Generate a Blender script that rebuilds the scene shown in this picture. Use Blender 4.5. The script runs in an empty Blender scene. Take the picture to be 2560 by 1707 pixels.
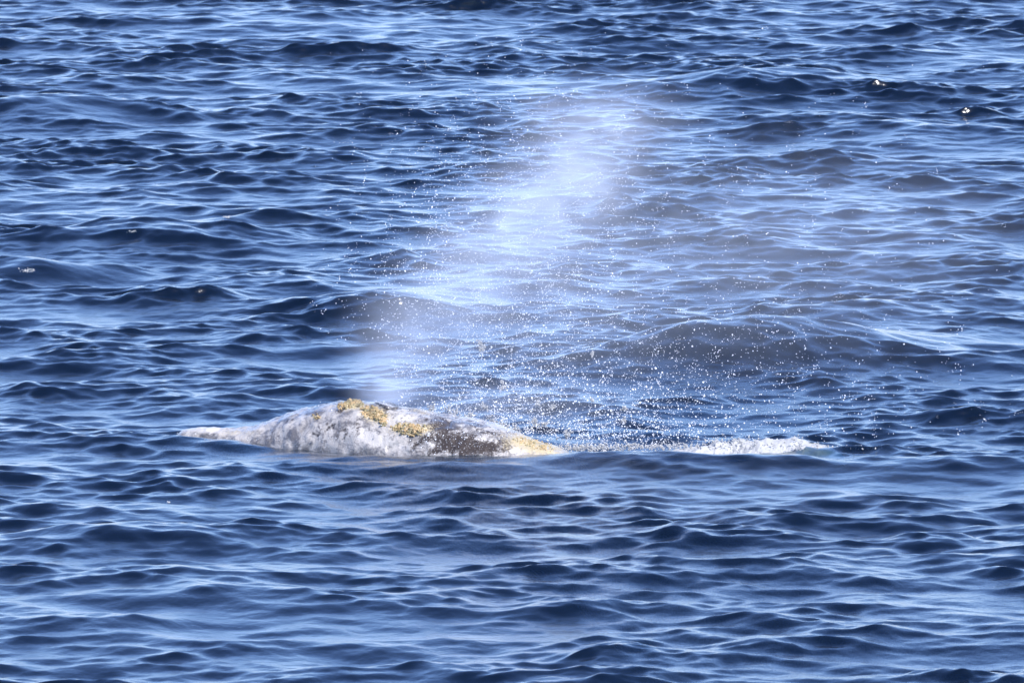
import bpy, math, random
import numpy as np
from mathutils import Vector, noise as mnoise

# ------------------------------------------------------------------ camera, sky, sun, exposure
SC = bpy.context.scene
COL = SC.collection
R = math.radians
rng = np.random.default_rng(11)
random.seed(11)

CAM_H, DIP, LENS, SENS = 12.26, R(5.8), 400.0, 36.0
cam_data = bpy.data.cameras.new('camera')
cam_data.lens = LENS
cam_data.sensor_width = SENS
cam_data.clip_start = 1.0
cam_data.clip_end = 20000.0
cam_data.dof.use_dof = True
cam_data.dof.focus_distance = 111.0
cam_data.dof.aperture_fstop = 11.0
cam = bpy.data.objects.new('camera', cam_data)
cam.location = (0, 0, CAM_H)
cam.rotation_euler = (math.pi / 2 - DIP, 0, 0)
COL.objects.link(cam)
SC.camera = cam

SUN_EL, SUN_AZ = R(48), R(138)          # azimuth clockwise from +Y: behind the camera, to the right
world = bpy.data.worlds.new('World')
SC.world = world
world.use_nodes = True
wn, wl = world.node_tree.nodes, world.node_tree.links
wn.clear()
sky = wn.new('ShaderNodeTexSky')
sky.sky_type = 'NISHITA'
sky.sun_disc = False
sky.sun_elevation = SUN_EL
sky.sun_rotation = SUN_AZ
sky.altitude = 0
sky.air_density = 1.2
sky.dust_density = 0.0
sky.ozone_density = 10.0
bg = wn.new('ShaderNodeBackground')
bg.inputs['Strength'].default_value = 0.132
wo = wn.new('ShaderNodeOutputWorld')
tint = wn.new('ShaderNodeMix')                # even white balance of the whole sky
tint.data_type = 'RGBA'; tint.blend_type = 'MULTIPLY'; tint.inputs[0].default_value = 1.0
tint.inputs[7].default_value = (0.95, 0.87, 1.0, 1)
wl.new(sky.outputs[0], tint.inputs[6])
wl.new(tint.outputs[2], bg.inputs['Color'])
wl.new(bg.outputs[0], wo.inputs['Surface'])

sun_data = bpy.data.lights.new('sun', 'SUN')
sun_data.energy = 4.4
sun_data.angle = R(0.5)
sun_data.color = (1.0, 0.965, 0.93)
sun = bpy.data.objects.new('sun', sun_data)
sun_dir = Vector((math.sin(SUN_AZ) * math.cos(SUN_EL), math.cos(SUN_AZ) * math.cos(SUN_EL), math.sin(SUN_EL)))
sun.rotation_euler = sun_dir.to_track_quat('Z', 'Y').to_euler()
sun.location = (20, 60, 60)
COL.objects.link(sun)

SC.view_settings.view_transform = 'Standard'
SC.view_settings.look = 'None'
SC.view_settings.gamma = 1.0
SC.view_settings.exposure = 1.0
SC.view_settings.use_curve_mapping = False
SC.render.engine = 'CYCLES'
SC.cycles.volume_bounces = 3
SC.cycles.volume_step_rate = 0.7
SC.cycles.volume_max_steps = 256
SC.cycles.transparent_max_bounces = 12
SC.cycles.max_bounces = 8

# ------------------------------------------------------------------ helpers
SD, CD = math.sin(DIP), math.cos(DIP)
PXM = 2560.0


def ray(px, py):
    u = (np.asarray(px, float) - 1280.0) / PXM * SENS / LENS
    v = -(np.asarray(py, float) - 853.5) / PXM * SENS / LENS
    return u, CD + v * SD, -SD + v * CD


def at(px, py, Y):
    dx, dy, dz = ray(px, py)
    t = Y / dy
    return dx * t, Y + 0 * t, CAM_H + dz * t


def to_px(x, y, z):
    zz = np.asarray(z) - CAM_H
    f = y * CD - zz * SD
    up = y * SD + zz * CD
    return 1280 + x / f * LENS / SENS * PXM, 853.5 - up / f * LENS / SENS * PXM


def tag(o, label=None, cat=None, group=None, kind=None):
    if label: o['label'] = label
    if cat: o['category'] = cat
    if group: o['group'] = group
    if kind: o['kind'] = kind
    return o


def mesh_np(name, verts, faces, mat, parent=None, smooth=True):
    verts = np.ascontiguousarray(verts, np.float32)
    faces = np.ascontiguousarray(faces, np.int32)
    n = faces.shape[1]
    me = bpy.data.meshes.new(name)
    me.vertices.add(len(verts)); me.vertices.foreach_set('co', verts.ravel())
    me.loops.add(faces.size); me.loops.foreach_set('vertex_index', faces.ravel())
    me.polygons.add(len(faces))
    me.polygons.foreach_set('loop_start', np.arange(0, faces.size, n, dtype=np.int32))
    me.polygons.foreach_set('loop_total', np.full(len(faces), n, np.int32))
    me.update(calc_edges=True)
    if smooth:
        me.polygons.foreach_set('use_smooth', np.ones(len(faces), bool))
    me.materials.append(mat)
    o = bpy.data.objects.new(name, me)
    COL.objects.link(o)
    if parent: o.parent = parent
    return o


def new_mat(name):
    m = bpy.data.materials.new(name)
    m.use_nodes = True
    nt = m.node_tree
    nt.nodes.clear()
    out = nt.nodes.new('ShaderNodeOutputMaterial')
    return m, nt.nodes, nt.links, out


def ico(sub):
    import bmesh
    bm = bmesh.new()
    bmesh.ops.create_icosphere(bm, subdivisions=sub, radius=1.0)
    v = np.array([tuple(a.co) for a in bm.verts])
    f = np.array([[a.index for a in p.verts] for p in bm.faces])
    bm.free()
    return v, f


def scatter(base, centers, radii, squash=None, jitter=0.0):
    bv, bf = base
    n = len(centers)
    q = rng.normal(size=(n, 4)); q /= np.linalg.norm(q, axis=1)[:, None]
    w, x, y, z = q.T
    M = np.stack([np.stack([1 - 2 * (y * y + z * z), 2 * (x * y - z * w), 2 * (x * z + y * w)], -1),
                  np.stack([2 * (x * y + z * w), 1 - 2 * (x * x + z * z), 2 * (y * z - x * w)], -1),
                  np.stack([2 * (x * z - y * w), 2 * (y * z + x * w), 1 - 2 * (x * x + y * y)], -1)], -2)
    lv = np.broadcast_to(bv, (n,) + bv.shape).copy()
    if jitter:
        lv *= 1 + jitter * rng.uniform(-1, 1, (n, len(bv), 1))
    if squash is not None:
        lv[:, :, 0] *= squash[:, None]
    v = np.einsum('nij,nkj->nki', M, lv) * np.asarray(radii)[:, None, None] + np.asarray(centers)[:, None, :]
    f = bf[None] + (np.arange(n) * len(bv))[:, None, None]
    return v.reshape(-1, 3), f.reshape(-1, bf.shape[1])


# ------------------------------------------------------------------ the sea: spectrum, chop, local swells
X0, X1, Y0, Y1 = -11.0, 11.0, 88.0, 180.0
NX, NY = 572, 1620
LX, LY = X1 - X0, Y1 - Y0
DX, DY = LX / NX, LY / NY


def spectrum_field(seed, peak, rms_slope, wind, spread, tail, short, long_cut=None):
    g = np.random.default_rng(seed)
    kx = np.fft.fftfreq(NX, DX) * 2 * np.pi
    ky = np.fft.fftfreq(NY, DY) * 2 * np.pi
    KX, KY = np.meshgrid(kx, ky)
    K = np.hypot(KX, KY); K[0, 0] = 1e-6
    kp = 2 * np.pi / peak
    S = np.exp(-1.25 * (kp / K) ** 2) * K ** (-tail) * np.exp(-(K * short / (2 * np.pi)) ** 2)
    c = (KX * math.cos(wind) + KY * math.sin(wind)) / K
    S = S * (0.08 + np.abs(c) ** spread)
    S[0, 0] = 0
    a = np.sqrt(S) * np.exp(1j * g.uniform(0, 2 * np.pi, K.shape)) * g.rayleigh(1, K.shape)
    h = np.fft.ifft2(a)
    sx, sy = np.fft.ifft2(1j * KX * a).real, np.fft.ifft2(1j * KY * a).real
    s = rms_slope / math.sqrt((sx ** 2 + sy ** 2).mean())
    dx = np.fft.ifft2(-1j * KX / K * a).real * s
    dy = np.fft.ifft2(-1j * KY / K * a).real * s
    return h.real * s, -dx, -dy


# wind sea and a shorter chop that crosses it
hA, dxA, dyA = spectrum_field(5, 3.6, 0.088, R(80), 0.7, 4.6, 0.50)
hB, dxB, dyB = spectrum_field(8, 1.4, 0.085, R(66), 1.3, 4.5, 0.24)
hC, dxC, dyC = spectrum_field(21, 0.95, 0.086, R(118), 1.3, 4.5, 0.22)
hD, dxD, dyD = spectrum_field(40, 0.45, 0.075, R(82), 1.0, 4.3, 0.12)
# gusts: the short chop is rougher in some patches, and on the swell crests
gust = spectrum_field(33, 7.0, 1.0, R(60), 1.0, 5.0, 3.0)[0]
gust = np.clip(1.0 + 0.30 * gust / gust.std() + 0.30 * hA / hA.std(), 0.35, 2.0)
H = hA + (hB + hC + hD) * gust
CHOP = 0.75
DXC = CHOP * (dxA + (dxB + dxC + dxD) * gust)
# short waves run towards the camera: steep fronts, long gentle backs
DYC = CHOP * (dyA + (dyB + dyC + dyD) * gust) - 0.5 * hA - 0.95 * (hB + hC + hD) * gust
gx = X0 + (np.arange(NX)) * DX
gy = Y0 + (np.arange(NY)) * DY
GX, GY = np.meshgrid(gx, gy)


def flat_xy(px, py):
    dx, dy, dz = ray(px, py)
    t = -CAM_H / dz
    return float(dx * t), float(dy * t)


# calm water right round the whale
wx, wy = flat_xy(900, 1110)
calm = np.exp(-((GX - wx) / 2.6) ** 2 - ((GY - wy) / 2.4) ** 2)
damp = 1 - 0.35 * calm
H *= damp; DXC *= damp; DYC *= damp

# single swells that stand out in the view: px, py, half width m, half depth m, height m, skew
SWELLS = [
    (360, 600, 1.4, 1.2, 0.24, 0.05), (90, 690, 0.9, 0.8, 0.20, 0.1), (640, 560, 0.9, 0.7, 0.10, 0.0),
    (120, 285, 1.3, 1.4, 0.24, 0.1), (950, 760, 0.9, 1.0, 0.20, 0.2), (1880, 890, 1.7, 1.25, 0.42, 0.25),
    (1880, 215, 1.4, 1.5, 0.26, 0.2), (2150, 790, 0.9, 1.0, 0.12, 0.2), (2280, 330, 1.2, 1.3, 0.13, 0.0),
    (330, 1350, 1.0, 0.7, 0.16, 0.0), (330, 1270, 1.0, 0.7, 0.09, 0.0), (560, 1440, 1.2, 0.8, 0.10, 0.1),
    (430, 1500, 1.1, 0.8, 0.10, 0.1), (260, 210, 1.2, 1.2, 0.10, 0.0),
    (1850, 1165, 1.6, 0.45, 0.10, 0.0), (1450, 1162, 0.8, 0.4, 0.035, 0.0), (2300, 1175, 1.2, 0.6, 0.05, 0.0),
    (1180, 1180, 0.8, 0.4, 0.06, 0.0), (500, 1108, 0.55, 0.24, 0.055, 0.0), (590, 1118, 0.5, 0.28, 0.06, -0.2), (760, 1135, 0.5, 0.25, 0.04, 0.1), (950, 1150, 0.6, 0.28, 0.05, -0.2), (1700, 1430, 1.6, 1.0, 0.08, 0.1),
]
for (px, py, sw, sd, A, sk) in SWELLS:
    cx, cy = flat_xy(px, py)
    rx, ry = GX - cx, GY - cy - sk * (GX - cx) * 1.5
    H += A * np.exp(-(rx / sw) ** 2 - (ry / sd) ** 2)


def bil(F, x, y):
    fx = np.clip((np.asarray(x) - X0) / DX, 0, NX - 1.001)
    fy = np.clip((np.asarray(y) - Y0) / DY, 0, NY - 1.001)
    ix, iy = fx.astype(int), fy.astype(int)
    ax, ay = fx - ix, fy - iy
    return (F[iy, ix] * (1 - ax) * (1 - ay) + F[iy, ix + 1] * ax * (1 - ay)
            + F[iy + 1, ix] * (1 - ax) * ay + F[iy + 1, ix + 1] * ax * ay)


def sea_z(x, y):
    x, y = np.asarray(x, float), np.asarray(y, float)
    u, v = x.copy(), y.copy()
    for _ in range(6):
        u, v = x - bil(DXC, u, v), y - bil(DYC, u, v)
    return bil(H, u, v)


def sea_hit(px, py):
    """first point of the sea met by the line of sight through a place in the photograph"""
    dx, dy, dz = ray(px, py)
    ys = np.arange(Y0 + 1, Y1 - 1, 0.03)
    t = ys / dy
    x, z = dx * t, CAM_H + dz * t
    below = z < sea_z(x, ys)
    i = int(np.argmax(below))
    return np.array([x[i], ys[i], z[i]])


def axis(fine, step, far0, far1, mid, nmid, grow=1.5):
    left, right = [], []
    s, p = step, fine[0]
    for _ in range(nmid):
        p -= mid; left.append(p); s = mid
    while p > far0:
        s *= grow; p -= s; left.append(p)
    s, p = step, fine[-1]
    for _ in range(nmid):
        p += mid; right.append(p); s = mid
    while p < far1:
        s *= grow; p += s; right.append(p)
    return np.array(left[::-1] + list(fine) + right)


ax_, ay_ = axis(gx, DX, -6000, 6000, 0.17, 75), axis(gy, DY, -3000, 12000, 0.30, 40)
sx_ = np.gradient(ax_); sy_ = np.gradient(ay_)
ix = np.round((ax_ - X0) / DX).astype(np.int64) % NX
iy = np.round((ay_ - Y0) / DY).astype(np.int64) % NY
fx = np.clip(0.20 / sx_, 0, 1) ** 1.5
fy = np.clip(0.34 / sy_, 0, 1) ** 1.5
FW = fy[:, None] * fx[None, :]
Hs = H[np.ix_(iy, ix)] * FW
VX = ax_[None, :] + DXC[np.ix_(iy, ix)] * FW
VY = ay_[:, None] + DYC[np.ix_(iy, ix)] * FW
nx_, ny_ = len(ax_), len(ay_)
idx = np.arange(nx_ * ny_, dtype=np.int32).reshape(ny_, nx_)
faces = np.stack([idx[:-1, :-1], idx[:-1, 1:], idx[1:, 1:], idx[1:, :-1]], -1).reshape(-1, 4)

m_water, n, l, out = new_mat('sea_water')
tc = n.new('ShaderNodeNewGeometry')
mp = n.new('ShaderNodeMapping'); mp.inputs['Scale'].default_value = (1.0, 0.7, 1.0)
mp.inputs['Rotation'].default_value = (0, 0, 0.3)
n1 = n.new('ShaderNodeTexNoise'); n1.inputs['Scale'].default_value = 10.0; n1.inputs['Detail'].default_value = 3.0
n1.inputs['Roughness'].default_value = 0.5
bump = n.new('ShaderNodeBump'); bump.inputs['Strength'].default_value = 0.4; bump.inputs['Distance'].default_value = 0.02
l.new(tc.outputs['Position'], mp.inputs['Vector']); l.new(mp.outputs[0], n1.inputs['Vector'])
l.new(n1.outputs[0], bump.inputs['Height'])
gl = n.new('ShaderNodeBsdfGlossy'); gl.inputs['Roughness'].default_value = 0.19
gl.inputs['Color'].default_value = (1, 1, 1, 1)
tr = n.new('ShaderNodeBsdfTransparent'); tr.inputs['Color'].default_value = (0.80, 0.92, 0.95, 1)
df = n.new('ShaderNodeBsdfDiffuse'); df.inputs['Color'].default_value = (0.003, 0.010, 0.027, 1)
fr = n.new('ShaderNodeFresnel'); fr.inputs['IOR'].default_value = 1.333
mb = n.new('ShaderNodeMixShader'); mb.inputs[0].default_value = 0.45
ms = n.new('ShaderNodeMixShader')
l.new(bump.outputs[0], gl.inputs['Normal']); l.new(bump.outputs[0], fr.inputs['Normal'])
l.new(tr.outputs[0], mb.inputs[1]); l.new(df.outputs[0], mb.inputs[2])
l.new(fr.outputs[0], ms.inputs[0]); l.new(mb.outputs[0], ms.inputs[1]); l.new(gl.outputs[0], ms.inputs[2])
va = n.new('ShaderNodeVolumeAbsorption'); va.inputs['Color'].default_value = (0.15, 0.55, 0.75, 1)
va.inputs['Density'].default_value = 6.0
l.new(ms.outputs[0], out.inputs['Surface']); l.new(va.outputs[0], out.inputs['Volume'])
m_water.cycles.homogeneous_volume = True

water = mesh_np('water', np.stack([VX, VY, Hs], -1).reshape(-1, 3), faces, m_water)
tag(water, 'dark blue choppy sea with pale sky reflections', 'sea', kind='structure')

m_blocker, n, l, out = new_mat('blocker_dark')  # unseen dark sheet, added to keep sky light from leaking through the water
bd = n.new('ShaderNodeBsdfDiffuse'); bd.inputs['Color'].default_value = (0.05, 0.06, 0.05, 1)
l.new(bd.outputs[0], out.inputs['Surface'])
blocker = mesh_np('sky_blocker', np.array([(-12000, -6000, -9), (12000, -6000, -9), (12000, 24000, -9), (-12000, 24000, -9)]), np.array([[0, 1, 2, 3]]), m_blocker)
tag(blocker, 'added unseen dark sheet blocking the sky light from below the water', 'sky_blocker', kind='structure')

# ------------------------------------------------------------------ the whale
whale = bpy.data.objects.new('gray_whale', None)
COL.objects.link(whale)
wcx, wcy = 0.0, 110.6
whale.location = (0, 0, 0)
tag(whale, 'mottled grey whale with yellow barnacle patches, head breaking the surface', 'whale')

# place along the body -> ridge in the photo, half width, half height
ST = np.array([
    (405, 1122, .04, .04), (425, 1104, .10, .07), (455, 1073, .14, .10), (500, 1067, .18, .13), (560, 1073, .24, .18), (620, 1067, .34, .26),
    (680, 1049, .43, .33), (740, 1031, .51, .40), (790, 1017, .57, .46), (840, 1007, .62, .50), (880, 1004, .66, .54),
    (920, 1011, .70, .57), (960, 1013, .73, .59), (1000, 1018, .76, .60), (1050, 1025, .79, .62), (1100, 1038, .81, .64),
    (1150, 1044, .82, .66), (1200, 1051, .83, .67), (1250, 1066, .83, .68), (1290, 1082, .82, .68), (1330, 1098, .80, .68),
    (1380, 1112, .79, .68), (1420, 1130, .80, .70), (1500, 1200, .85, .75), (1700, 1310, 1.0, .90), (2000, 1390, 1.05, .95),
    (2500, 1450, .80, .80), (3000, 1500, .50, .55), (3500, 1540, .22, .30), (3750, 1550, .05, .10)], float)
SP = np.concatenate([np.arange(405, 1450, 3.0), np.geomspace(1450, 3750, 60)])
NT = 120
th = np.linspace(0, 2 * np.pi, NT, endpoint=False)


def smooth_interp(x, xp, fp):
    d = 14.0
    return sum(np.interp(x + o * d, xp, fp) * wgt for o, wgt in ((-1, .25), (0, .5), (1, .25)))


ry_ = smooth_interp(SP, ST[:, 0], ST[:, 1]); hw = smooth_interp(SP, ST[:, 0], ST[:, 2]); hh = smooth_interp(SP, ST[:, 0], ST[:, 3])
ry_[0] = ST[0, 1]
bx = (SP - 1280) / 256.0
Yc = 110.75 - 0.45 * (bx + 1.4)
Yc = np.where(bx > 0.5, 110.75 - 0.45 * 1.9, Yc)
_, _, zr = at(SP, ry_, Yc)
xr = at(SP, ry_, Yc)[0]
c, s = np.cos(th), np.sin(th)
BX = np.repeat(xr[:, None], NT, 1)
BY = Yc[:, None] + hw[:, None] * np.sign(c) * np.abs(c) ** 0.85
BZ = (zr - hh)[:, None] + hh[:, None] * np.sign(s) * np.abs(s) ** 0.9
BV = np.stack([BX, BY, BZ], -1)
# blowhole ridge, creases and unevenness along the normal
NRM = np.stack([np.zeros_like(BX), np.repeat((c)[None], len(SP), 0), np.repeat(s[None], len(SP), 0)], -1)
flatv = BV.reshape(-1, 3)
lump = np.array([mnoise.noise(Vector(p) * 3.0) * 0.018 + mnoise.noise(Vector(p) * 9.0) * 0.016
                 + mnoise.noise(Vector(p) * 24.0) * 0.008 for p in flatv]).reshape(len(SP), NT)
pxv, pyv = to_px(BX, BY, BZ)
env = np.clip(np.minimum((SP - 405) / 120, 1), 0, 1)[:, None]
ridge = 0.035 * np.exp(-((SP[:, None] - 935) / 40) ** 2 - ((th[None] - 1.75) / 0.25) ** 2)
groove = -0.03 * np.exp(-(((pxv - 1045) + 2.4 * (pyv - 1090)) / 16) ** 2) * (np.abs(pxv - 1045) < 80)
brow = 0.03 * np.exp(-((pxv - 1110) / 70) ** 2 - ((pyv - 1085) / 18) ** 2)
BV = BV + NRM * (lump * env + ridge + (groove + brow) * (s[None] > -0.3))[..., None]
nS = len(SP)
ii = np.arange(nS * NT).reshape(nS, NT)
bf = np.stack([ii[:-1], np.roll(ii, -1, 1)[:-1], np.roll(ii, -1, 1)[1:], ii[1:]], -1).reshape(-1, 4)
pxv, pyv = to_px(BV[..., 0], BV[..., 1], BV[..., 2])

DARK = [(850, 1026, 16, 8, .9, 0), (955, 1023, 22, 9, .85, .3), (985, 1021, 30, 8, .6, 0), (826, 1066, 30, 12, .55, -.3),
        (862, 1084, 30, 20, .5, 0), (893, 1064, 14, 20, .55, 0), (790, 1088, 22, 9, .6, .3), (792, 1036, 9, 18, .5, -.6),
        (1105, 1064, 46, 26, 1.0, 0), (1140, 1108, 74, 30, 1.15, .2), (1190, 1062, 36, 11, .7, .2), (1260, 1108, 30, 18, .8, .1), (1062, 1097, 44, 11, .9, -.5), (1215, 1118, 50, 20, .95, 0),
        (1226, 1082, 30, 7, .9, .1), (1130, 1046, 40, 10, .5, 0), (718, 1054, 22, 9, .4, -.4), (1000, 1048, 26, 8, .3, 0),
        (1085, 1128, 40, 10, .8, 0), (1180, 1090, 24, 14, .6, 0), (690, 1078, 30, 10, .4, 0)]
YEL = [(878, 1010, 46, 15, .75, 0), (935, 1036, 42, 22, .75, .2), (1028, 1072, 56, 17, .75, 0), (1340, 1112, 85, 26, .9, .2), (1052, 1028, 40, 10, .45, .2), (590, 1080, 60, 12, .35, 0), (480, 1068, 40, 10, .25, 0),
       (790, 1043, 16, 7, .5, 0), (1270, 1112, 20, 20, .4, 0)]


def spots(L):
    a = np.zeros(pxv.shape)
    for (x, y, rx, ry, st, sl) in L:
        dx, dy = pxv - x, pyv - y - sl * (pxv - x)
        a = np.maximum(a, st * np.exp(-((dx / rx) ** 2 + (dy / ry) ** 2)))
    return a


m_skin, n, l, out = new_mat('whale_skin')
geo = n.new('ShaderNodeNewGeometry')
aD = n.new('ShaderNodeAttribute'); aD.attribute_name = 'dark'
aL = n.new('ShaderNodeAttribute'); aL.attribute_name = 'light'
aY = n.new('ShaderNodeAttribute'); aY.attribute_name = 'yellow'


def tex_noise(scale, det=4, rough=0.6, dist=0.0):
    t = n.new('ShaderNodeTexNoise')
    t.inputs['Scale'].default_value = scale; t.inputs['Detail'].default_value = det
    t.inputs['Roughness'].default_value = rough; t.inputs['Distortion'].default_value = dist
    l.new(geo.outputs['Position'], t.inputs['Vector'])
    return t


def math_n(op, a, b=None, c_=None, clamp=False):
    t = n.new('ShaderNodeMath'); t.operation = op; t.use_clamp = clamp
    for k, v in enumerate((a, b, c_)):
        if v is None: continue
        if isinstance(v, (int, float)): t.inputs[k].default_value = v
        else: l.new(v, t.inputs[k])
    return t.outputs[0]


def maprange(v, a, b, c_=0.0, d=1.0):
    t = n.new('ShaderNodeMapRange'); t.inputs[1].default_value = a; t.inputs[2].default_value = b
    t.inputs[3].default_value = c_; t.inputs[4].default_value = d
    l.new(v, t.inputs[0]); return t.outputs[0]


def mixc(f, a, b):
    t = n.new('ShaderNodeMix'); t.data_type = 'RGBA'
    if isinstance(f, float): t.inputs[0].default_value = f
    else: l.new(f, t.inputs[0])
    for k, v in ((6, a), (7, b)):
        if isinstance(v, tuple): t.inputs[k].default_value = v + (1,)
        else: l.new(v, t.inputs[k])
    return t.outputs[2]


na, nb, ncn = tex_noise(6, 5, .65, .4), tex_noise(22, 4, .7), tex_noise(55, 3, .6)
base = mixc(maprange(na.outputs[0], .42, .56), (0.13, 0.12, 0.118), (0.38, 0.352, 0.325))
base = mixc(math_n('MULTIPLY', maprange(nb.outputs[0], .53, .66), 0.65), base, (0.07, 0.07, 0.085))
lt = math_n('ADD', aL.outputs['Fac'], maprange(nb.outputs[0], .35, .65, .15, -.35))
base = mixc(maprange(lt, .15, .55), base, (0.45, 0.42, 0.39))
dk = math_n('ADD', aD.outputs['Fac'], maprange(nb.outputs[0], .35, .65, -.35, .30))
base = mixc(maprange(dk, .30, .62), base, (0.045, 0.034, 0.026))
yl = math_n('ADD', aY.outputs['Fac'], maprange(ncn.outputs[0], .35, .65, -.25, .20))
base = mixc(maprange(yl, .2, .6), base, (0.40, 0.33, 0.20))
base = mixc(maprange(ncn.outputs[0], .63, .72), base, (0.46, 0.45, 0.45))
pb = n.new('ShaderNodeBsdfPrincipled')
l.new(base, pb.inputs['Base Color'])
l.new(maprange(nb.outputs[0],   .3, .7, .12, .42), pb.inputs['Roughness'])
pb.inputs['IOR'].default_value = 1.38
pb.inputs['Coat Weight'].default_value = .5
pb.inputs['Coat Roughness'].default_value = .1
bp = n.new('ShaderNodeBump'); bp.inputs['Strength'].default_value = .5; bp.inputs['Distance'].default_value = .012
l.new(ncn.outputs[0], bp.inputs['Height']); l.new(bp.outputs[0], pb.inputs['Normal'])
l.new(pb.outputs[0], out.inputs['Surface'])

body = mesh_np('body', BV.reshape(-1, 3), bf, m_skin, whale)
LIGHT = [(930, 1095, 60, 22, .9, .25), (1010, 1045, 40, 12, .8, 0), (1085, 1105, 24, 10, .7, -.3), (1205, 1098, 40, 6, .9, .1), (1260, 1060, 40, 14, .8, .3),
         (745, 1050, 40, 12, .5, -.3), (900, 1035, 24, 10, .5, 0), (520, 1072, 70, 12, .9, 0), (1175, 1048, 50, 8, .6, .15), (1290, 1125, 30, 10, .8, 0), (1000, 1115, 50, 10, .7, .2)]
for nm, arr in (('light', spots(LIGHT)), ('dark', spots(DARK)), ('yellow', spots(YEL))):
    at_ = body.data.attributes.new(nm, 'FLOAT', 'POINT')
    at_.data.foreach_set('value', arr.ravel().astype(np.float32))

# surface points of the side that faces the camera, for growing barnacles
du = np.gradient(BV, axis=0); dv = (np.roll(BV, -1, 1) - np.roll(BV, 1, 1))
NN = np.cross(dv, du); NN /= np.linalg.norm(NN, axis=-1)[..., None] + 1e-9
if NN[nS // 4, NT // 4, 2] < 0: NN = -NN
view = np.array([0, 0, CAM_H]) - BV
vis = (NN * view).sum(-1) > 0
vp, vn = BV[vis], NN[vis]
vpx, vpy = pxv[vis], pyv[vis]

m_barn, n, l, out = new_mat('barnacle_shell')
geo = n.new('ShaderNodeNewGeometry')
na, nb = tex_noise(14, 3, .6), tex_noise(60, 2, .6)
basec = mixc(maprange(na.outputs[0], .42, .60), (0.17, 0.15, 0.075), (0.37, 0.25, 0.12))
basec = mixc(maprange(nb.outputs[0], .52, .68), basec, (0.42, 0.34, 0.21))
basec = mixc(maprange(nb.outputs[0], .44, .34), basec, (0.08, 0.06, 0.025))
pb = n.new('ShaderNodeBsdfPrincipled'); l.new(basec, pb.inputs['Base Color']); pb.inputs['Roughness'].default_value = .55
l.new(pb.outputs[0], out.inputs['Surface'])


def barnacle_patch(ell, count, label, rmin=.011, rmax=.024):
    V, F = [], []
    k = 8
    for _ in range(count):
        (ex, ey, rx, ry, sl) = ell[rng.integers(len(ell))]
        r = math.sqrt(rng.uniform(0, 1)); a = rng.uniform(0, 2 * math.pi)
        qx = ex + rx * r * math.cos(a); qy = ey + ry * r * math.sin(a) + sl * rx * r * math.cos(a)
        i = int(np.argmin((vpx - qx) ** 2 + (vpy - qy) ** 2))
        p, nn = vp[i] + rng.normal(0, .004, 3), Vector(vn[i] + rng.normal(0, .18, 3)).normalized()
        t1 = nn.orthogonal().normalized(); t2 = nn.cross(t1)
        rad = rng.uniform(rmin, rmax) * (1.15 - .5 * r); h = rad * rng.uniform(.7, 1.3)
        b0 = len(V)
        for (rr, hz) in ((1.0, -.35), (.62, 1.0), (.36, .55)):
            for j in range(k):
                a2 = 2 * math.pi * j / k
                wob = 1 + rng.uniform(-.12, .12)
                q = Vector(p) + (t1 * math.cos(a2) + t2 * math.sin(a2)) * rad * rr * wob + nn * (h * hz)
                V.append(tuple(q))
        for ring in (0, 1):
            for j in range(k):
                F.append((b0 + ring * k + j, b0 + ring * k + (j + 1) % k, b0 + (ring + 1) * k + (j + 1) % k, b0 + (ring + 1) * k + j))
        V.append(tuple(Vector(p) + nn * (h * .45))); cidx = len(V) - 1
        for j in range(0, k, 2):
            F.append((b0 + 2 * k + j, b0 + 2 * k + (j + 1) % k, b0 + 2 * k + (j + 2) % k, cidx))
    o = mesh_np('barnacle_patch', np.array(V), np.array(F), m_barn, whale, smooth=False)
    o['label'] = label; o['kind'] = 'stuff'
    return o


barnacle_patch([(868, 1013, 24, 9, -.15), (888, 1008, 22, 10, .1)], 190, 'golden barnacle crust on top of the head')
barnacle_patch([(925, 1030, 24, 15, .1), (945, 1038, 20, 14, .3), (958, 1052, 10, 14, .3)], 230, 'olive and tan barnacle crust just below the blowhole')
barnacle_patch([(1010, 1070, 32, 9, 0), (1032, 1074, 34, 13, -.05)], 210, 'elongated ochre barnacle crust low on the flank')
barnacle_patch([(790, 1042, 13, 7, 0)], 22, 'small faint barnacle cluster on the snout', .007, .014)
barnacle_patch([(1335, 1110, 56, 12, .22)], 170, 'pale yellow crust on the sinking back', .006, .013)

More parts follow.
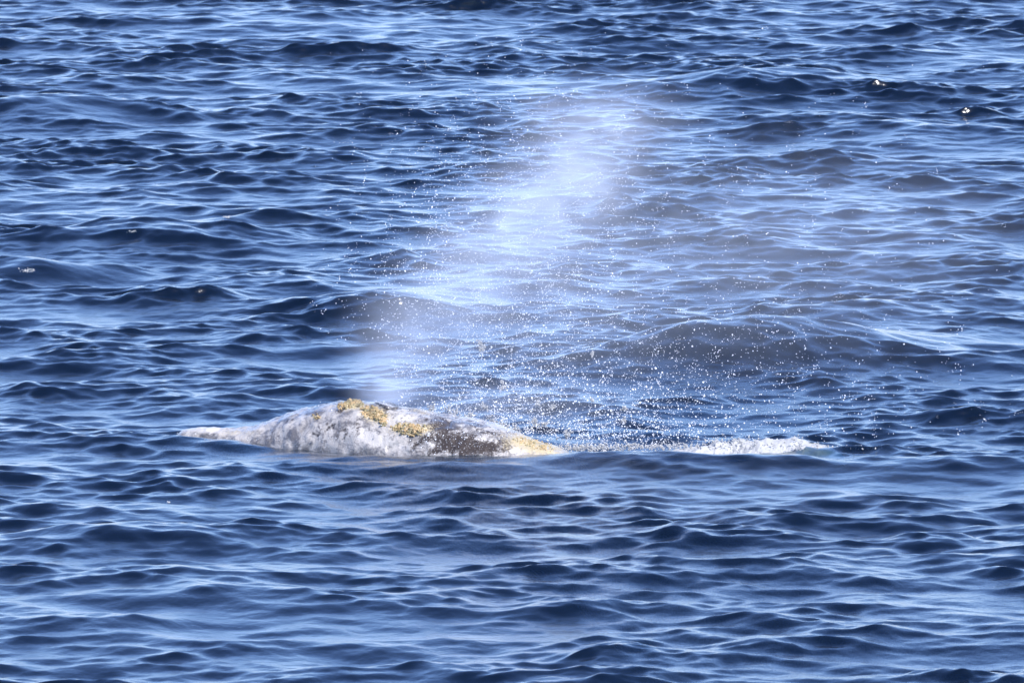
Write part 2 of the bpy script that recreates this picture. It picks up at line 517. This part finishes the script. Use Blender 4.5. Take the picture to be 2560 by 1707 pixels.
# the paired blowholes: two raised dark lips either side of the midline
m_lip, n, l, out = new_mat('blowhole_skin')
geo = n.new('ShaderNodeNewGeometry')
ln = tex_noise(40, 3, .6)
pb = n.new('ShaderNodeBsdfPrincipled'); l.new(mixc(maprange(ln.outputs[0], .4, .65), (0.03, 0.026, 0.026), (0.16, 0.15, 0.15)), pb.inputs['Base Color'])
pb.inputs['Roughness'].default_value = .25
l.new(pb.outputs[0], out.inputs['Surface'])
for side in (-1, 1):
    V, F = [], []
    for i_ in range(13):
        t = i_ / 12
        px_ = 935 + 62 * t
        k_ = int(np.argmin(np.abs(SP - px_)))
        th_ = math.pi / 2 - side * (.10 + .16 * math.sin(math.pi * t))     # smaller angle is the far side
        j_ = th_ / (2 * math.pi) * NT
        j0 = int(j_) % NT; fr_ = j_ - int(j_)
        p = Vector(BV[k_, j0] * (1 - fr_) + BV[k_, (j0 + 1) % NT] * fr_); nn = Vector(NN[k_, j0])
        r_ = .004 + .020 * math.sin(math.pi * t) ** .7
        tx = Vector((1, 0, 0)); bn = nn.cross(tx).normalized()
        for a_ in range(8):
            an = 2 * math.pi * a_ / 8
            V.append(tuple(p + bn * (math.cos(an) * r_ * 1.3) + nn * (math.sin(an) * r_)))
    for i_ in range(12):
        for a_ in range(8):
            F.append((i_ * 8 + a_, i_ * 8 + (a_ + 1) % 8, (i_ + 1) * 8 + (a_ + 1) % 8, (i_ + 1) * 8 + a_))
    mesh_np('blowhole', np.array(V), np.array(F), m_lip, whale)

# ------------------------------------------------------------------ white water, foam and spray
m_foam, n, l, out = new_mat('sea_foam')
pb = n.new('ShaderNodeBsdfPrincipled')
pb.inputs['Base Color'].default_value = (0.33, 0.33, 0.33, 1); pb.inputs['Roughness'].default_value = .5
l.new(pb.outputs[0], out.inputs['Surface'])
m_drop, n, l, out = new_mat('spray_drop')
pb = n.new('ShaderNodeBsdfPrincipled')
geo = n.new('ShaderNodeNewGeometry')
dn = tex_noise(30, 1, .5)
l.new(mixc(maprange(dn.outputs[0], .35, .65), (0.55, 0.57, 0.62), (0.85, 0.86, 0.88)), pb.inputs['Base Color']); pb.inputs['Roughness'].default_value = .15
pb.inputs['IOR'].default_value = 1.333
l.new(pb.outputs[0], out.inputs['Surface'])

ICO1, ICO2 = ico(1), ico(2)

# churned foam in the wake: a lumpy ridge of white water with loose clots along it
FX = np.arange(1380, 2110, 2.2); FYN = 46
prof = np.interp(FX, [1380, 1450, 1560, 1640, 1700, 1740, 1790, 1830, 1870, 1910, 1960, 1990, 2030, 2110], [.0, .035, .045, .055, .075, .10, .14, .13, .13, .10, .07, .08, .05, 0.0])
P = np.zeros((len(FX), FYN, 3))
for j, q in enumerate(np.linspace(-1, 1, FYN)):
    x = (FX - 1280) / 256.0; y = 110.15 + q * .42 + .1 * np.sin(x * 3.1)
    lump_ = np.array([mnoise.fractal(Vector((a_ * 6, b_ * 4, 3.3)), 1.2, 2.1, 3) for a_, b_ in zip(x, y)])
    lump2 = np.array([mnoise.noise(Vector((a_ * 2.3, b_ * 2.3, 9.3))) for a_, b_ in zip(x, y)])
    hgt = .68 * prof * (1 - q * q) * (1 + .9 * lump_ + .6 * lump2) - .02 * q * q - .012 - .10 * np.clip((FX - 2040) / 70, 0, 1) ** 2 - .08 * np.clip((1420 - FX) / 40, 0, 1) ** 2
    P[:, j] = np.stack([x, y, sea_z(x, y) + hgt], -1)
P += rng.normal(0, .0025, P.shape)
ii = np.arange(len(FX) * FYN).reshape(len(FX), FYN)
ff = np.stack([ii[:-1, :-1], ii[1:, :-1], ii[1:, 1:], ii[:-1, 1:]], -1).reshape(-1, 4)
gv = P.reshape(-1, 3)
tri = np.concatenate([ff[:, [0, 1, 2]], ff[:, [0, 2, 3]]])
P, RAD = [], []
WAKE = [(1720, 1114, 60, 8, 90), (1810, 1106, 70, 10, 130), (1860, 1104, 60, 10, 120), (1930, 1114, 80, 8, 120), (2030, 1118, 60, 6, 80),
        (1600, 1116, 140, 8, 500), (1460, 1120, 80, 9, 350), (1990, 1106, 12, 12, 60), (2160, 1122, 60, 5, 40), (620, 1098, 90, 3, 40), (480, 1084, 40, 4, 30)]
for (px, py, rx, ry, cnt) in WAKE:
    q = rng.normal(0, .5, (cnt, 3))
    Yv = 110.2 + rng.normal(0, .2, cnt) + (.6 if px < 900 else 0)
    x, y, z = at(px + rx * q[:, 0] * 1.3, py + ry * q[:, 1] * 1.2, Yv)
    zs = sea_z(x, y)
    keep = z > zs - .06
    P.append(np.stack([x, y, np.maximum(z, zs)], -1)[keep]); RAD.append((rng.uniform(.003, .011 if px > 900 else .006, cnt) * rng.uniform(.5, 1, cnt))[keep])
P, RAD = np.concatenate(P), np.concatenate(RAD)
v, f = scatter(ICO1, P, RAD, rng.uniform(.8, 2.4, len(P)), .2)
foam = mesh_np('foam', np.concatenate([gv, v]), np.concatenate([tri, f + len(gv)]), m_foam)
tag(foam, 'long ragged streak of white foam in the wake behind the whale', 'foam', kind='stuff')

# spray drops: px, py, spread x, spread y (px), count, rmin, rmax, spread in depth
DROPS = [
    (1270, 640, 150, 160, 3600, .0035, .0080, .7), (1420, 470, 190, 140, 2200, .0032, .0068, .7), (1230, 830, 170, 120, 3200, .004, .0095, .7),
    (1180, 960, 170, 70, 900, .004, .011, .6), (1450, 1010, 230, 60, 2200, .004, .0115, .6), (1680, 940, 300, 110, 1900, .0035, .0085, .9),
    (1800, 790, 340, 200, 1500, .0032, .0072, 1.1), (1900, 420, 320, 180, 450, .003, .0065, 1.1), (1350, 1090, 160, 30, 1100, .004, .011, .5),
    (1550, 1085, 170, 28, 1300, .004, .011, .5), (1150, 1085, 90, 35, 500, .003, .008, -1), (940, 720, 70, 120, 190, .0035, .0075, .6),
    (1180, 300, 200, 120, 300, .003, .0065, .8), (2050, 1030, 220, 60, 170, .004, .009, .8), (1120, 1030, 80, 22, 420, .004, .011, .4),
    (860, 1085, 60, 20, 90, .002, .005, -1), (1270, 1065, 40, 25, 320, .004, .012, .4), (900, 450, 120, 200, 110, .003, .0065, .8),
]
P, RAD = [], []
for (px, py, sx, sy, cnt, r0, r1, sd) in DROPS:
    qx = px + sx * rng.normal(0, 1, cnt); qy = py + sy * rng.normal(0, 1, cnt)
    nk = max(6, cnt // 14)                       # sheets of water break up in clumps and strings
    kc = rng.integers(0, nk, cnt); pull = rng.uniform(0, 1, cnt) < .45
    kt = rng.uniform(0, 1, cnt) - .5; ka = rng.normal(.9, .5, nk)[kc]
    qx = np.where(pull, qx[kc] + 34 * kt * np.cos(ka) + rng.normal(0, 6, cnt), qx)
    qy = np.where(pull, qy[kc] - 34 * kt * np.sin(ka) + rng.normal(0, 5, cnt), qy)
    if sd < 0:
        Yv = 109.7 - np.abs(rng.normal(0, .15, cnt))
    else:
        Yv = 110.8 + sd * rng.normal(0, .6, cnt)
    x, y, z = at(qx, qy, Yv)
    keep = (z > sea_z(x, y) + .01) & (qx > 770 + .06 * np.abs(qy - 700)) & (qx < 2700) & (qy > 60) & ~((qy < 1000) & (qx < 1000 - .75 * np.abs(qy - 1000) ** .85 * .6) & (qy > 850))
    P.append(np.stack([x, y, z], -1)[keep]); RAD.append((.55 * r0 + (1.35 * r1 - .55 * r0) * rng.beta(.85, 5.2, cnt))[keep])
P, RAD = np.concatenate(P), np.concatenate(RAD)
v, f = scatter(ICO1, P, RAD, rng.uniform(.8, 1.5, len(P)))
spray = mesh_np('spray', v, f, m_drop)
tag(spray, 'white spray drops thrown up over and beyond the whale', 'spray', kind='stuff')

# torn splashes close over the back
P, RAD = [], []
for (px, py, s_) in [(1080, 1018, 10), (1120, 1022, 12), (1175, 1036, 14), (1210, 1015, 8), (1335, 1052, 9), (1345, 1008, 6), (1260, 1062, 12), (1290, 1075, 14),
                     (1230, 1050, 12), (1560, 1020, 6), (1200, 858, 7), (1205, 870, 6), (1258, 968, 6), (1255, 955, 4), (1380, 1018, 6), (1480, 1000, 4),
                     (1480, 885, 4), (1360, 1062, 10), (1420, 1085, 12), (1140, 1030, 12), (1560, 1050, 5), (1265, 1080, 10), (1300, 1092, 10)]:
    cnt = int(14 + s_ * 3)
    t = rng.uniform(0, 1, cnt)
    ang = rng.uniform(.6, 2.2)
    x, y, z = at(px + s_ * (rng.normal(0, .5, cnt) + math.cos(ang) * (t - .5) * 2.5), py + s_ * (rng.normal(0, .4, cnt) - math.sin(ang) * (t - .5) * 1.6),
                 110.75 + rng.normal(0, .06, cnt))
    P.append(np.stack([x, y, z], -1)); RAD.append(rng.uniform(.003, .009, cnt))
P, RAD = np.concatenate(P), np.concatenate(RAD)
v, f = scatter(ICO1, P, RAD, rng.uniform(1, 2.5, len(P)), .2)
splash = mesh_np('splash', v, f, m_foam)
tag(splash, 'torn white clots of water flying just above the whale back', 'splash', kind='stuff')

# little foam patches on single crests
for (px, py, w_, label) in [(70, 676, 20, 'small patch of bubbly foam on the leftmost dark wave crest'),
                            (331, 579, 11, 'tiny white foam fleck on the broad dark wave at left'),
                            (567, 543, 11, 'tiny white foam fleck on the dark crest above and left of the spout'),
                            (421, 1256, 5, 'speck of foam on a crest below the snout')]:
    cnt = int(w_ * 4)
    P = []
    for _ in range(cnt):
        h_ = sea_hit(px + w_ * rng.normal(0, .45), py + w_ * .25 * rng.normal(0, .5))
        P.append(h_)
    v, f = scatter(ICO1, np.array(P), rng.uniform(.003, .008, cnt), rng.uniform(1, 2, cnt), .2)
    tag(mesh_np('foam_patch', v, f, m_foam), label, 'foam', 'foam flecks on wave crests', 'stuff')

# ------------------------------------------------------------------ the blow: mist hanging in the air
m_mist, n, l, out = new_mat('blow_mist')
geo = n.new('ShaderNodeNewGeometry')
BLOBS = [  # px, py, sigma x, sigma z, sigma depth (m), density
    (965, 985, .14, .14, .15, 2.6), (990, 905, .24, .28, .25, 1.0), (1070, 810, .33, .30, .32, .75), (1180, 700, .34, .30, .36, .80),
    (1285, 590, .34, .30, .38, .95), (1385, 490, .34, .30, .40, 1.0), (1470, 395, .34, .28, .40, .75), (1550, 300, .38, .20, .40, .42), (1400, 275, .38, .17, .38, .28),
    (1380, 760, .7, .55, .6, .22), (1720, 620, 1.0, .60, .7, .15), (2200, 580, 1.1, .5, .8, .09), (1250, 1010, .6, .12, .35, .45), (2050, 830, 1.1, .5, .8, .03)]
nzv = n.new('ShaderNodeMapping'); nzv.inputs['Scale'].default_value = (1.0, 1.0, 1.3); nzv.inputs['Rotation'].default_value = (0, .75, 0)
l.new(geo.outputs['Position'], nzv.inputs['Vector'])
nz = n.new('ShaderNodeTexNoise'); nz.inputs['Scale'].default_value = 2.6; nz.inputs['Detail'].default_value = 5.0; nz.inputs['Roughness'].default_value = .6
nz.inputs['Distortion'].default_value = .5
l.new(nzv.outputs[0], nz.inputs['Vector'])
total = None
for (px, py, sx, sz, sy, d) in BLOBS:
    cx, cy, cz = at(px, py, 110.8)
    sub = n.new('ShaderNodeVectorMath'); sub.operation = 'SUBTRACT'; l.new(geo.outputs['Position'], sub.inputs[0]); sub.inputs[1].default_value = (float(cx), 110.8, float(cz))
    mul = n.new('ShaderNodeVectorMath'); mul.operation = 'MULTIPLY'; l.new(sub.outputs[0], mul.inputs[0]); mul.inputs[1].default_value = (1 / sx, 1 / sy, 1 / sz)
    dot = n.new('ShaderNodeVectorMath'); dot.operation = 'DOT_PRODUCT'; l.new(mul.outputs[0], dot.inputs[0]); l.new(mul.outputs[0], dot.inputs[1])
    e = math_n('EXPONENT', math_n('MULTIPLY', dot.outputs['Value'], -.5))
    e = math_n('MULTIPLY', e, d)
    total = e if total is None else math_n('ADD', total, e)
dens = math_n('MULTIPLY', total, maprange(nz.outputs[0], .30, .72, .35, 1.7))
sep = n.new('ShaderNodeSeparateXYZ'); l.new(geo.outputs['Position'], sep.inputs[0])
dens = math_n('MULTIPLY', dens, maprange(sep.outputs[2], 0.0, .25))
pv = n.new('ShaderNodeVolumePrincipled')
pv.inputs['Color'].default_value = (0.80, 0.87, 1.0, 1)
pv.inputs['Anisotropy'].default_value = -0.35
l.new(math_n('SUBTRACT', math_n('MULTIPLY', dens, .56), .003, clamp=False), pv.inputs['Density'])
l.new(pv.outputs[0], out.inputs['Volume'])
hv, hf = ico(3)
hx, _, hz = at(1750, 640, 110.8)
# rounded-box hull round the drifting mist
hv = np.sign(hv) * np.abs(hv) ** .6
hv = hv * np.array([4.4, 2.0, 2.1]) + np.array([float(hx), 110.8, float(hz) - .1])
mist = mesh_np('mist', hv, hf, m_mist)
tag(mist, 'pale drifting mist of the whale blow leaning to the right', 'mist', kind='stuff')
